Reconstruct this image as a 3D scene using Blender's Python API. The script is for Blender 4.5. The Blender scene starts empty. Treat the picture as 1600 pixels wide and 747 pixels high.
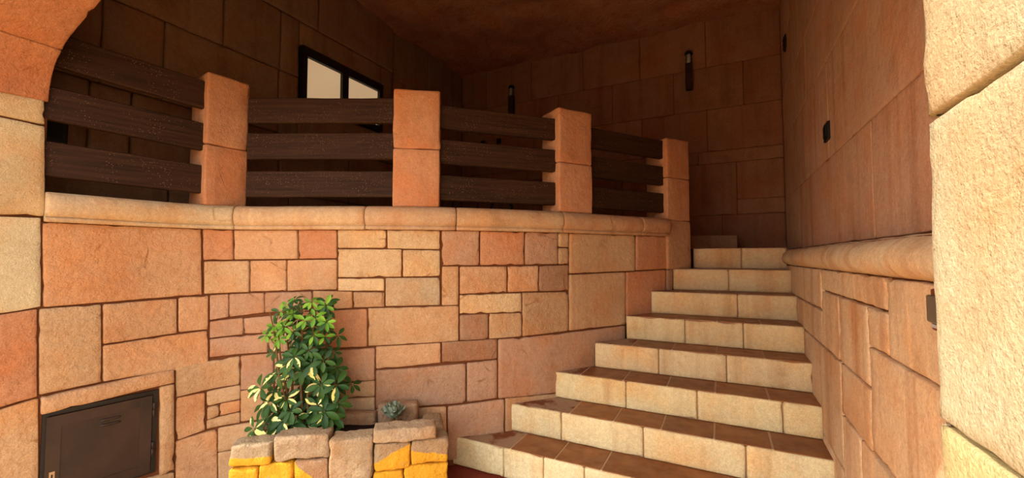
import bpy, bmesh, math, random
import numpy as np
from mathutils import Vector, Matrix, noise as mnoise
random.seed(7)
scene = bpy.context.scene
COL = scene.collection
# ------------------------------------------------------------------ camera, sky, sun, exposure
F, YH, VPX, EYE = 650.0, 402.0, 1130.0, 1.36
PITCH = math.atan((YH - 373.5) / F)
YAW = math.atan((VPX - 800) / F * math.cos(PITCH))
cam_d = bpy.data.cameras.new('camera'); cam = bpy.data.objects.new('camera', cam_d); COL.objects.link(cam)
cam.location = (0, 0, EYE); cam.rotation_euler = (math.pi / 2 + PITCH, 0, YAW)
cam_d.sensor_width = 36; cam_d.lens = F / 1600 * 36; cam_d.clip_start = .02; cam_d.clip_end = 300
scene.camera = cam
SUN_DIR = Vector((1.0, 1.0, -1.80)).normalized()
world = bpy.data.worlds.new('sky'); scene.world = world; world.use_nodes = True
wn = world.node_tree; wn.nodes.clear()
wo = wn.nodes.new('ShaderNodeOutputWorld'); wb = wn.nodes.new('ShaderNodeBackground')
ws = wn.nodes.new('ShaderNodeTexSky'); ws.sky_type = 'NISHITA'; ws.sun_disc = False
ws.sun_elevation = math.asin(-SUN_DIR.z); ws.sun_rotation = math.atan2(-SUN_DIR.x, -SUN_DIR.y)
ws.dust_density = 4.0; ws.ozone_density = .6
wm = wn.nodes.new('ShaderNodeMix'); wm.data_type = 'RGBA'; wm.inputs[0].default_value = .55
wm.inputs[7].default_value = (7.0, 6.4, 5.6, 1)
wn.links.new(ws.outputs[0], wm.inputs[6]); wn.links.new(wm.outputs[2], wb.inputs[0])
wb.inputs[1].default_value = .30
wn.links.new(wb.outputs[0], wo.inputs[0])
sun_d = bpy.data.lights.new('sun', 'SUN'); sun = bpy.data.objects.new('sun', sun_d); COL.objects.link(sun)
sun_d.energy = 2.7; sun_d.angle = .009; sun_d.color = (1, .93, .82)
sun.rotation_euler = SUN_DIR.to_track_quat('-Z', 'Y').to_euler(); sun.location = (-3, -3, 8)
vs = scene.view_settings
vs.view_transform = 'Standard'; vs.look = 'None'; vs.gamma = 1; vs.use_curve_mapping = False
vs.exposure = .93

# ------------------------------------------------------------------ pixel rays
_cy, _sy, _cp, _sp = math.cos(YAW), math.sin(YAW), math.cos(PITCH), math.sin(PITCH)
def ray(x, y):
    a = (x - 800) / F; b = -(y - 373.5) / F
    d1 = _cp - _sp * b; d2 = _sp + _cp * b
    return (_cy * a - _sy * d1, _sy * a + _cy * d1, d2)
def at_z(x, y, z):
    d = ray(x, y); t = (z - EYE) / d[2]; return Vector((d[0] * t, d[1] * t, z))
def at_x(x, y, X):
    d = ray(x, y); t = X / d[0]; return Vector((X, d[1] * t, EYE + d[2] * t))
def at_y(x, y, Y):
    d = ray(x, y); t = Y / d[1]; return Vector((d[0] * t, Y, EYE + d[2] * t))

DESAT, VAL = .25, .94
# ------------------------------------------------------------------ helpers
def wloc(o):
    v = Vector((0, 0, 0))
    while o is not None:
        v += o.location; o = o.parent
    return v
def mesh_of(name, verts, faces, mat, smooth=True, recalc=False):
    me = bpy.data.meshes.new(name)
    me.from_pydata([tuple(v) for v in verts], [], faces)
    if recalc:
        bm = bmesh.new(); bm.from_mesh(me); bmesh.ops.recalc_face_normals(bm, faces=bm.faces); bm.to_mesh(me); bm.free()
    if mat: me.materials.append(mat)
    if smooth: me.polygons.foreach_set('use_smooth', [True] * len(me.polygons))
    me.update(); return me
def mk(name, verts, faces, mat, parent=None, color=None, smooth=True, recalc=False):
    off = wloc(parent)
    me = mesh_of(name, [Vector(v) - off for v in verts], faces, mat, smooth, recalc)
    o = bpy.data.objects.new(name, me); COL.objects.link(o)
    if parent: o.parent = parent
    if color:
        g = .3 * color[0] + .6 * color[1] + .1 * color[2]
        color = (color[0] * .97, color[1] * 1.115, color[2] * 1.0)
        o.color = (*[(c * (1 - DESAT) + g * DESAT) * VAL for c in color], 1)
    return o
def thing(name, loc, label, cat, group=None):
    o = bpy.data.objects.new(name, None); COL.objects.link(o); o.location = loc
    o.empty_display_size = .1
    return tag(o, label, cat, group)
def tag(o, label, cat, group=None):
    o['label'] = label; o['category'] = cat
    if group: o['group'] = group
    return o
def struct(o):
    o['kind'] = 'structure'; return o
class MB:
    """collects boxes, tubes and sweeps into one mesh"""
    def __init__(s): s.v = []; s.f = []
    def add(s, v, f):
        n = len(s.v); s.v += [Vector(p) for p in v]; s.f += [tuple(i + n for i in q) for q in f]; return s
    def box(s, c, d, rz=0, bev=0):
        m = Matrix.Rotation(rz, 3, 'Z'); c = Vector(c)
        hx, hy, hz = d[0] / 2, d[1] / 2, d[2] / 2
        if bev <= 0:
            p = [Vector((x, y, z)) for z in (-hz, hz) for x, y in ((-hx, -hy), (hx, -hy), (hx, hy), (-hx, hy))]
            f = [(3, 2, 1, 0), (4, 5, 6, 7), (0, 1, 5, 4), (1, 2, 6, 5), (2, 3, 7, 6), (3, 0, 4, 7)]
        else:
            p = []; f = []
            b = bev
            rings = [(-hz, b), (-hz + b, 0), (hz - b, 0), (hz, b)]
            for z, i in rings:
                x, y = hx - i, hy - i; k = b if not i else b * .6
                p += [Vector(q + (z,)) for q in ((-x + k, -y), (x - k, -y), (x, -y + k), (x, y - k), (x - k, y), (-x + k, y), (-x, y - k), (-x, -y + k))]
            for r in range(3):
                for i in range(8):
                    j = (i + 1) % 8; f.append((r * 8 + i, r * 8 + j, r * 8 + 8 + j, r * 8 + 8 + i))
            f.append(tuple(range(7, -1, -1))); f.append(tuple(range(24, 32)))
        return s.add([m @ q + c for q in p], f)
    def tube(s, pts, r, n=8, closed=False):
        pts = [Vector(p) for p in pts]; N = len(pts); v = []; f = []
        rr = r if isinstance(r, (list, tuple)) else [r] * N
        for i, p in enumerate(pts):
            a = pts[i - 1] if (i or closed) else p; b = pts[(i + 1) % N] if (i < N - 1 or closed) else p
            t = (b - a).normalized(); u = t.orthogonal().normalized() if i == 0 else (u - t * u.dot(t)).normalized()
            w = t.cross(u)
            v += [p + (u * math.cos(2 * math.pi * k / n) + w * math.sin(2 * math.pi * k / n)) * rr[i] for k in range(n)]
        for i in range(N if closed else N - 1):
            j = (i + 1) % N
            for k in range(n):
                l = (k + 1) % n; f.append((i * n + k, i * n + l, j * n + l, j * n + k))
        if not closed:
            f.append(tuple(range(n - 1, -1, -1))); f.append(tuple(range((N - 1) * n, N * n)))
        return s.add(v, f)
    def build(s, name, mat, parent=None, color=None, smooth=False):
        return mk(name, s.v, s.f, mat, parent, color, smooth)

# ------------------------------------------------------------------ materials
def srgb(r, g, b):
    return tuple(((c / 255) / 12.92 if c / 255 <= .04045 else ((c / 255 + .055) / 1.055) ** 2.4) for c in (r, g, b))
class NT:
    def __init__(s, name):
        s.m = bpy.data.materials.new(name); s.m.use_nodes = True; s.t = s.m.node_tree; s.t.nodes.clear()
        s.out = s.n('ShaderNodeOutputMaterial'); s.b = s.n('ShaderNodeBsdfPrincipled'); s.l(s.b.outputs[0], s.out.inputs[0])
    def n(s, t, **k):
        o = s.t.nodes.new(t)
        for a, b in k.items(): setattr(o, a, b)
        return o
    def l(s, a, b): s.t.links.new(a, b)
    def mix(s, fac, a, b, blend='MIX'):
        o = s.n('ShaderNodeMix', data_type='RGBA', blend_type=blend)
        for sock, v in ((o.inputs[0], fac), (o.inputs[6], a), (o.inputs[7], b)):
            if hasattr(v, 'links') or hasattr(v, 'is_linked'): s.l(v, sock)
            elif isinstance(v, (int, float)): sock.default_value = v
            else: sock.default_value = (*v[:3], 1)
        return o.outputs[2]
    def math(s, op, a, b=0.0, clamp=False):
        o = s.n('ShaderNodeMath', operation=op, use_clamp=clamp)
        for sock, v in ((o.inputs[0], a), (o.inputs[1], b)):
            if isinstance(v, (int, float)): sock.default_value = v
            else: s.l(v, sock)
        return o.outputs[0]
    def pos(s, scale=(1, 1, 1), rnd=0.0):
        g = s.n('ShaderNodeNewGeometry'); v = g.outputs['Position']
        if rnd:
            oi = s.n('ShaderNodeObjectInfo'); c = s.n('ShaderNodeCombineXYZ'); r = s.math('MULTIPLY', oi.outputs['Random'], rnd)
            s.l(r, c.inputs[0]); s.l(r, c.inputs[2]); a = s.n('ShaderNodeVectorMath', operation='ADD'); s.l(v, a.inputs[0]); s.l(c.outputs[0], a.inputs[1]); v = a.outputs[0]
        if scale != (1, 1, 1):
            m = s.n('ShaderNodeVectorMath', operation='MULTIPLY'); s.l(v, m.inputs[0]); m.inputs[1].default_value = scale; v = m.outputs[0]
        return v
    def noise(s, vec, scale, detail=4, rough=.55, lo=0.0, hi=1.0, dist=0.0):
        o = s.n('ShaderNodeTexNoise'); s.l(vec, o.inputs['Vector']); o.inputs['Scale'].default_value = scale
        o.inputs['Detail'].default_value = detail; o.inputs['Roughness'].default_value = rough; o.inputs['Distortion'].default_value = dist
        if (lo, hi) == (0.0, 1.0): return o.outputs['Fac']
        r = s.n('ShaderNodeMapRange'); s.l(o.outputs['Fac'], r.inputs[0]); r.inputs[1].default_value = lo; r.inputs[2].default_value = hi
        return r.outputs[0]
    def bump(s, h, strength, dist, prev=None):
        o = s.n('ShaderNodeBump'); o.inputs['Strength'].default_value = strength; o.inputs['Distance'].default_value = dist; s.l(h, o.inputs['Height'])
        if prev is not None: s.l(prev, o.inputs['Normal'])
        return o.outputs[0]
    def fin(s, color=None, rough=.9, normal=None, spec=.2, metal=0.0):
        if color is not None:
            if isinstance(color, tuple): s.b.inputs['Base Color'].default_value = (*color[:3], 1)
            else: s.l(color, s.b.inputs['Base Color'])
        if isinstance(rough, (int, float)): s.b.inputs['Roughness'].default_value = rough
        else: s.l(rough, s.b.inputs['Roughness'])
        s.b.inputs['Specular IOR Level'].default_value = spec; s.b.inputs['Metallic'].default_value = metal
        if normal is not None: s.l(normal, s.b.inputs['Normal'])
        return s.m

def stone_mat(name, grain=.5, coarse=.5, streak=.0, stain=.45, warm=(.80, .36, .16), paint=None, gscale=95, crack=0.0):
    m = NT(name); oi = m.n('ShaderNodeObjectInfo'); p = m.pos(rnd=13.0)
    c = oi.outputs['Color']
    c = m.mix(m.noise(p, 3.2, 4, .6, .45, .72), c, m.mix(1.0, c, (1.02, .80, .62), 'MULTIPLY'))
    c = m.mix(m.math('MULTIPLY', m.noise(p, 7, 5, .65, .52, .75), stain), c, m.mix(1.0, c, (.62, .50, .42), 'MULTIPLY'))
    c = m.mix(m.math('MULTIPLY', m.noise(p, 5.3, 3, .6, .55, .8), .5), c, m.mix(1.0, c, (1.18, 1.16, 1.10), 'MULTIPLY'))
    if streak:
        ps = m.pos((4, 4, .22), 5.0)
        c = m.mix(m.math('MULTIPLY', m.noise(ps, 2.2, 5, .6, .50, .72), streak), c, m.mix(1.0, c, (.66, .50, .40), 'MULTIPLY'))
        c = m.mix(m.math('MULTIPLY', m.noise(ps, 4.5, 3, .5, .58, .75), streak * .8), c, m.mix(1.0, c, (1.25, 1.2, 1.12), 'MULTIPLY'))
    g = m.noise(p, gscale, 5, .7)
    g2 = m.noise(p, gscale * .45, 3, .6, .30, .70)
    c = m.mix(m.math('MULTIPLY', m.math('SUBTRACT', 1.0, g2), .34), c, m.mix(1.0, c, (.60, .50, .42), 'MULTIPLY'))
    c = m.mix(.45, c, m.mix(m.noise(p, gscale * 1.6, 3, .6, .3, .7), m.mix(1.0, c, (.66, .60, .54), 'MULTIPLY'), m.mix(1.0, c, (1.25, 1.25, 1.25), 'MULTIPLY')))
    mottle = m.noise(p, 2.1, 2, .5, .5, .75)  # broad random mottling, darker and warmer patches
    c = m.mix(m.math('MULTIPLY', mottle, .45), c, m.mix(1.0, c, (.78, .66, .58), 'MULTIPLY'))
    # hairline cracks and tool marks
    cr = m.math('ABSOLUTE', m.math('SUBTRACT', m.noise(p, 2.6, 2, .45), .5))
    cr = m.math('SUBTRACT', 1.0, m.math('MULTIPLY', cr, 90.0, True), True)
    cr = m.math('MULTIPLY', m.math('MULTIPLY', cr, m.noise(p, 5.3, 2, .5, .56, .64)), crack)
    c = m.mix(m.math('MULTIPLY', cr, .6), c, m.mix(1.0, c, (.55, .40, .30), 'MULTIPLY'))
    if paint is not None:
        kind, a, b = paint
        tc = m.n('ShaderNodeTexCoord'); sp = m.n('ShaderNodeSeparateXYZ'); m.l(tc.outputs['Generated'], sp.inputs[0])
        wob = m.math('MULTIPLY', m.math('SUBTRACT', m.noise(p, 14, 3), .5), .22)
        lim = m.math('ADD', m.math('MULTIPLY', sp.outputs[0], b), a)
        d = m.math('ADD', m.math('SUBTRACT', lim, sp.outputs[2]), wob)
        mask = m.math('MULTIPLY', d, 30.0, True)
        chip = m.noise(p, 26, 4, .6, .66, .70)
        mask = m.math('MULTIPLY', mask, m.math('SUBTRACT', 1.0, chip, True))
        c = m.mix(mask, c, m.mix(g, srgb(205, 142, 26), srgb(238, 182, 62)))
    nb = m.bump(m.noise(p, 26, 4, .6), coarse, .022)
    nb = m.bump(m.math('SUBTRACT', 1.0, cr), .6, .008, nb)
    nb = m.bump(g, grain, .012, nb)
    return m.fin(c, .92, nb, .15)
M_STONE = stone_mat('sandstone_render', .6, .65, crack=1.0)
M_STONE2 = stone_mat('sandstone_smooth', .35, .35, .35, crack=.6)
M_SLAB = stone_mat('slab_sandstone', .22, .25, .55)
M_STREAK = stone_mat('streaked_sandstone', .22, .3, .75)
M_PIERS = stone_mat('rough_cream_render', .8, .35, .0, .25, gscale=120)
M_RISER = stone_mat('riser_cream_stone', .25, .25, .55)
M_CEIL = stone_mat('ceiling_render', .3, .8, 0, .8)
def plain(name, col, rough=.8, spec=.2, var=.25, scale=30, bump=.2, metal=0.0):
    m = NT(name); p = m.pos(rnd=7.0)
    n = m.noise(p, scale, 4, .6)
    c = m.mix(n, tuple(v * (1 - var) for v in col), tuple(min(1, v * (1 + var)) for v in col))
    return m.fin(c, rough, m.bump(n, bump, .004), spec, metal)
M_MORTAR = plain('dark_joint', srgb(104, 62, 38), .95, .1)
M_CEMENT = plain('grey_cement', srgb(150, 122, 96), .9, .15, .2, 40)
M_GROUT = plain('tile_grout', srgb(178, 146, 112), .9, .15, .2, 60)
M_RED = plain('red_floor_paint', srgb(118, 46, 30), .6, .3, .15, 20)
M_PAVE = plain('tan_paving', srgb(205, 170, 125), .9, .1, .12, 6)
M_SOIL = plain('potting_soil', srgb(40, 26, 18), .95, .1, .6, 120, .9)
M_BLACK = plain('black_metal', srgb(22, 18, 16), .5, .35, .3, 20, .05)
M_IRON = plain('black_iron', srgb(14, 12, 11), .55, .3, .3, 20, .05)
def tile_mat():
    m = NT('terracotta_tile'); p = m.pos(rnd=9.0); oi = m.n('ShaderNodeObjectInfo')
    c = m.mix(m.noise(p, 9, 5, .65, .35, .7), srgb(122, 72, 36), srgb(158, 102, 56))
    c = m.mix(m.math('MULTIPLY', oi.outputs['Random'], .4), c, srgb(86, 44, 26))
    return m.fin(c, m.noise(p, 12, 3, .5, -.4, 1.5), m.bump(m.noise(p, 30, 3), .12, .004), .35)
M_TILE = tile_mat()
def cement_tile():
    m = NT('cement_patched_tile'); p = m.pos()
    c = m.mix(m.noise(p, 8, 4, .6, .50, .60), srgb(152, 122, 94), srgb(116, 66, 38))
    return m.fin(c, .85, m.bump(m.noise(p, 40, 4), .3, .004), .2)
M_CTILE = cement_tile()
def wood_mat():
    m = NT('dark_stained_board'); p = m.pos((1, 1, 1), 4.0); ps = m.pos((1.2, 1.2, 30), 4.0)
    c = m.mix(m.noise(ps, 2.0, 5, .65, .3, .75), srgb(36, 21, 12), srgb(64, 41, 26))
    v = m.n('ShaderNodeTexVoronoi'); m.l(m.pos((80, 80, 110), 3.0), v.inputs['Vector']); v.inputs['Scale'].default_value = 1.0
    d = m.math('LESS_THAN', v.outputs['Distance'], .13)
    d = m.math('MULTIPLY', d, m.noise(p, 6, 3, .6, .44, .58))
    c = m.mix(d, c, srgb(160, 128, 104))
    return m.fin(c, .62, m.bump(m.noise(ps, 3.0, 5, .7), .5, .004), .12)
M_WOOD = wood_mat()
def metal_mat():
    m = NT('brown_painted_steel'); p = m.pos(rnd=2.0)
    c = m.mix(m.noise(p, 5, 5, .6, .35, .7), srgb(40, 27, 21), srgb(60, 41, 31))
    return m.fin(c, .5, m.bump(m.noise(p, 60, 2), .05, .002), .35)
M_STEEL = metal_mat()
M_NICKEL = plain('worn_nickel', srgb(170, 150, 125), .4, .5, .2, 60, .05, .8)
M_SILVER = plain('brushed_steel', srgb(150, 142, 128), .35, .5, .12, 80, .05, .85)
M_RUST = plain('brown_lamp_frame', srgb(104, 52, 24), .6, .3)
def leaf_mat(name, g1, g2, cream, amount):
    m = NT(name); oi = m.n('ShaderNodeObjectInfo')
    tc = m.n('ShaderNodeTexCoord'); sp = m.n('ShaderNodeSeparateXYZ'); m.l(tc.outputs['Object'], sp.inputs[0])
    p = m.pos(rnd=20.0)
    c = m.mix(oi.outputs['Random'], g1, g2)
    if cream:
        # irregular cream heart along the midrib
        side = m.math('SUBTRACT', m.math('MULTIPLY', m.math('GREATER_THAN', m.math('FRACT', m.math('MULTIPLY', oi.outputs['Random'], 7.31)), .5), 2.0), 1.0)
        d = m.math('MULTIPLY', m.math('MULTIPLY', sp.outputs[0], 1 / .020), side)
        d = m.math('ADD', d, m.math('MULTIPLY', m.math('SUBTRACT', m.noise(p, 24, 2), .5), 2.2))
        d = m.math('ADD', d, m.math('SUBTRACT', m.math('FRACT', m.math('MULTIPLY', oi.outputs['Random'], 3.7)), .74))
        mask = m.math('MULTIPLY', d, 14.0, True)
        c = m.mix(mask, c, m.mix(oi.outputs['Random'], srgb(226, 218, 120), srgb(238, 226, 160)))
    m.fin(c, .5, None, .25); m.b.inputs['Subsurface Weight'].default_value = 0
    return m.m
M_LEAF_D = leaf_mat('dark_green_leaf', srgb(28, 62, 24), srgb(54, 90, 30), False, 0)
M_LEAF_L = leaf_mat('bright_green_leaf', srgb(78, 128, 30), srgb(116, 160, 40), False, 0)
M_LEAF_V = leaf_mat('variegated_leaf', srgb(34, 68, 26), srgb(58, 94, 32), True, .0)
M_TWIG = plain('brown_twig', srgb(104, 78, 50), .9, .1)
M_SUCC = plain('grey_green_succulent', srgb(132, 146, 122), .6, .3, .25, 40, .1)
def pane_mat():
    m = NT('daylit_frosted_pane'); p = m.pos()
    c = m.mix(m.noise(p, 4, 3), srgb(226, 192, 146), srgb(238, 208, 164))
    m.fin(c, .35, None, .4); m.l(c, m.b.inputs['Emission Color']); m.b.inputs['Emission Strength'].default_value = .26
    return m.m
M_PANE = pane_mat()
def glass_mat():
    m = NT('lamp_glass'); m.fin((.75, .72, .68), .15, None, .5); m.b.inputs['Transmission Weight'].default_value = .5
    return m.m
M_GLASS = glass_mat()

# tints (albedo)
T_OR = srgb(222, 156, 104); T_PK = srgb(204, 146, 112); T_CR = srgb(232, 184, 132); T_BR = srgb(184, 126, 90)
T_DO = srgb(214, 134, 82); T_GR = srgb(206, 164, 124); T_TA = srgb(214, 160, 112)

# ------------------------------------------------------------------ surfaces: s along, t up -> point, outward normal
class Path:
    def __init__(s, pts, n=14):
        P = [Vector((x, y, 0)) for x, y in pts]
        out = []
        if len(P) == 2: out = P
        else:
            for i in range(len(P) - 1):
                p0 = P[max(i - 1, 0)]; p1 = P[i]; p2 = P[i + 1]; p3 = P[min(i + 2, len(P) - 1)]
                for k in range(n):
                    t = k / n
                    out.append(.5 * ((2 * p1) + (p2 - p0) * t + (2 * p0 - 5 * p1 + 4 * p2 - p3) * t * t + (3 * p1 - p0 - 3 * p2 + p3) * t ** 3))
            out.append(P[-1])
        s.p = out; s.s = [0]
        for a, b in zip(out, out[1:]): s.s.append(s.s[-1] + (b - a).length)
        s.L = s.s[-1]
        s.n = []
        for i in range(len(out)):
            t = (out[min(i + 1, len(out) - 1)] - out[max(i - 1, 0)]).normalized(); s.n.append(Vector((t.y, -t.x, 0)))
        s.sa = np.array(s.s)
    def at(s, q, off=0.0, z=0.0):
        i = int(min(max(np.searchsorted(s.sa, q) - 1, 0), len(s.p) - 2))
        k = (q - s.s[i]) / (s.s[i + 1] - s.s[i])
        n = s.n[i].lerp(s.n[i + 1], min(max(k, 0), 1)).normalized()
        p = s.p[i].lerp(s.p[i + 1], k) + n * off
        return Vector((p.x, p.y, z)), n
    def surf(s, a, t):
        p, n = s.at(a); p.z = t; return p, n
    def offset(s, d):
        q = Path([(0, 0), (1, 0)]); q.p = [p + n * d for p, n in zip(s.p, s.n)]; q.n = s.n
        q.s = [0]
        for a, b in zip(q.p, q.p[1:]): q.s.append(q.s[-1] + (b - a).length)
        q.sa = np.array(q.s); q.L = q.s[-1]; return q
    def hit(s, x, y):
        """pixel -> (arc length, height) on this vertical surface"""
        d = ray(x, y); best = None
        N = len(s.p) - 1
        for i in range(N):
            a, b = s.p[i], s.p[i + 1]; e = b - a
            den = d[0] * e.y - d[1] * e.x
            if abs(den) < 1e-9: continue
            t = (a.x * e.y - a.y * e.x) / den; k = (a.x * d[1] - a.y * d[0]) / den
            lo = -1e9 if i == 0 else -1e-6; hi = 1e9 if i == N - 1 else 1 + 1e-6
            if t > 0 and lo <= k <= hi:
                if best is None or t < best[0]: best = (t, s.s[i] + k * (s.s[i + 1] - s.s[i]), EYE + d[2] * t)
        return best[1], best[2]

def stone(surf, quad, mat, parent, color, proud=.014, gap=.003, amp=.004, name='stone', cell=.045, seed=None, deep=.014, jag=.0012, chip=.028):
    """a dressed stone on a surface: quad = TL, TR, BR, BL in (s, t)"""
    if seed is None: seed = random.random() * 100
    (a0, b0), (a1, b1), (a2, b2), (a3, b3) = quad
    Ls = ((a1 - a0) + (a2 - a3)) / 2; Lt = ((b0 - b3) + (b1 - b2)) / 2
    def ticks(L):
        g = gap / 2; e = [g, g + .0014, g + .0045]
        k = max(2, int((L - .03) / cell) + 1)
        mid = [g + .024 + (L - 2 * (g + .024)) * i / k for i in range(k + 1)] if L > .07 else [L / 2]
        return e + mid + [L - q for q in reversed(e)]
    U = ticks(Ls); V = ticks(Lt); nu, nv = len(U), len(V)
    hr = {0: -deep, 1: proud * .60, 2: proud * .93}
    verts = []
    for j, v in enumerate(V):
        fv = v / Lt
        for i, u in enumerate(U):
            fu = u / Ls
            s = (a0 * (1 - fu) + a1 * fu) * (1 - fv) + (a3 * (1 - fu) + a2 * fu) * fv
            t = (b0 * (1 - fu) + b1 * fu) * (1 - fv) + (b3 * (1 - fu) + b2 * fu) * fv
            r = min(i, nu - 1 - i, j, nv - 1 - j)
            q = Vector((s * 16 + seed, t * 16, seed * .7))
            nz = mnoise.noise(q) * .6 + mnoise.noise(q * 2.7) * .4
            h = hr.get(r, proud) + (nz * amp if r > 0 else 0)
            if r == 2: h += min(0, mnoise.noise(q * 1.7 + Vector((5, 3, 1)))) * proud * .6
            if r < 3:
                cu = (1 if i < nu / 2 else -1); cv = (1 if j < nv / 2 else -1)
                w = abs(mnoise.noise(q * 1.9)) * jag * 2.2 + max(0.0, mnoise.noise(q * 2.3 + Vector((9, 1, 4))) - .34) * chip
                ri = min(i, nu - 1 - i); rj = min(j, nv - 1 - j)
                if ri < 3: s += cu * w
                if rj < 3: t -= cv * w
                if ri < 2 and rj < 2: s += cu * .004; t -= cv * .004
            p, n = surf(s, t)
            verts.append(p + n * h)
    faces = [(j * nu + i, (j + 1) * nu + i, (j + 1) * nu + i + 1, j * nu + i + 1) for j in range(nv - 1) for i in range(nu - 1)]
    return mk(name, verts, faces, mat, parent, color)
def rect(s0, s1, t0, t1): return ((s0, t1), (s1, t1), (s1, t0), (s0, t0))
def vary(c, k=.07):
    f = 1 + random.uniform(-k, k); g = 1 + random.uniform(-k, k) * .5
    return (min(1, c[0] * f), min(1, c[1] * f * g), min(1, c[2] * f * g * g))
def wall_body(name, path, z0, z1, thick, front=-.012, parent=None, s0=0, s1=None, mat=None):
    s1 = path.L if s1 is None else s1
    ss = [s0] + [q for q in path.s if s0 < q < s1] + [s1]
    v = []; f = []
    for q in ss:
        for off, z in ((front, z0), (front, z1), (-thick, z1), (-thick, z0)):
            v.append(path.at(q, off, z)[0])
    for i in range(len(ss) - 1):
        for k in range(4):
            l = (k + 1) % 4; f.append((i * 4 + k, i * 4 + l, i * 4 + 4 + l, i * 4 + 4 + k))
    f.append((0, 1, 2, 3)); n = len(ss) * 4 - 4; f.append((n + 3, n + 2, n + 1, n))
    return mk(name, v, f, mat or M_MORTAR, parent, None, False, True)
def block(name, c, d, rz, mat, parent, color, r=.02, amp=.004, seed=None, cell=.06, tilt=(0, 0), nsc=9.0):
    """a rounded, slightly uneven stone block"""
    if seed is None: seed = random.random() * 100
    hx, hy, hz = d[0] / 2, d[1] / 2, d[2] / 2; r = min(r, hx * .9, hy * .9, hz * .9)
    def tk(h):
        k = max(1, int(2 * (h - r) / cell))
        return [-h, -h + r * .45, -h + r] + [-h + r + (2 * h - 2 * r) * i / k for i in range(1, k)] + [h - r, h - r * .45, h]
    T = [tk(hx), tk(hy), tk(hz)]; idx = {}; verts = []; faces = []
    rot = Matrix.Rotation(rz, 3, 'Z') @ Matrix.Rotation(tilt[0], 3, 'X') @ Matrix.Rotation(tilt[1], 3, 'Y'); c = Vector(c)
    def vid(i, j, k):
        key = (i, j, k)
        if key not in idx:
            p = Vector((T[0][i], T[1][j], T[2][k]))
            q = Vector((max(-hx + r, min(hx - r, p.x)), max(-hy + r, min(hy - r, p.y)), max(-hz + r, min(hz - r, p.z))))
            e = p - q
            if e.length > 1e-9: p = q + e.normalized() * r
            nv = mnoise.noise_vector(p * nsc + Vector((seed, seed * .3, 0))) + mnoise.noise_vector(p * nsc * 2.6 + Vector((seed, 7, 0))) * .45
            idx[key] = len(verts); verts.append(rot @ (p + nv * amp) + c)
        return idx[key]
    n = [len(t) for t in T]
    for ax in range(3):
        a, b = [(1, 2), (2, 0), (0, 1)][ax]
        for side in (0, n[ax] - 1):
            for i in range(n[a] - 1):
                for j in range(n[b] - 1):
                    q = []
                    for di, dj in ((0, 0), (1, 0), (1, 1), (0, 1)):
                        k = [0, 0, 0]; k[ax] = side; k[a] = i + di; k[b] = j + dj; q.append(vid(*k))
                    faces.append(tuple(q) if side else tuple(reversed(q)))
    return mk(name, verts, faces, mat, parent, color)

# ------------------------------------------------------------------ plan
ZB, ZT = 1.54, 1.695                      # coping underside and top
CPTS = [(-3.075, .40), (-3.05, .60), (-3.03, .78), (-3.0, 1.0), (-2.975, 1.2), (-2.935, 1.36), (-2.87, 1.5), (-2.76, 1.6), (-2.63, 1.675), (-2.48, 1.745), (-2.3, 1.825),
        (-2.08, 1.935), (-1.944, 2.015), (-1.81, 2.10), (-1.55, 2.303), (-1.29, 2.546), (-1.028, 2.86), (-.756, 3.264), (-.40, 3.776)]
C = Path(CPTS, 8)
W = C.offset(-.04)
RISE = .18
YK = [None] + [2.573 + .256 * (k - 2) for k in range(1, 9)] + [4.73]
XR = .475
YF0, YF1 = .45, .80                       # facade wall, outer and inner face
YB, XL, XU = 5.2, -3.49, .60              # back wall, far left wall, upper right wall
ZC = 4.08

# ------------------------------------------------------------------ ground
def quad_plane(name, x0, x1, y0, y1, z, mat, thick=.1):
    return MB().box(((x0 + x1) / 2, (y0 + y1) / 2, z - thick / 2), (x1 - x0, y1 - y0, thick)).build(name, mat)
def sloped(name, y0, z0, y1, z1, mat, x0=-3.6, x1=1.0, th=.3):
    v = [(x0, y0, z0 - th), (x1, y0, z0 - th), (x1, y1, z1 - th), (x0, y1, z1 - th), (x0, y0, z0), (x1, y0, z0), (x1, y1, z1), (x0, y1, z1)]
    return struct(mk(name, v, [(3, 2, 1, 0), (4, 5, 6, 7), (0, 1, 5, 4), (1, 2, 6, 5), (2, 3, 7, 6), (3, 0, 4, 7)], mat, None, None, False))
sloped('floor', -.3, -.09, 1.62, -.09, M_PAVE); sloped('floor_red_strip', 1.62, -.09, 2.6, 0.03, M_RED)
struct(quad_plane('floor_forecourt', -30, 30, -40, -.3, -.1, M_PAVE))
struct(quad_plane('floor_base', -30, 30, -.3, 12, -.4, M_PAVE))

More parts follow.
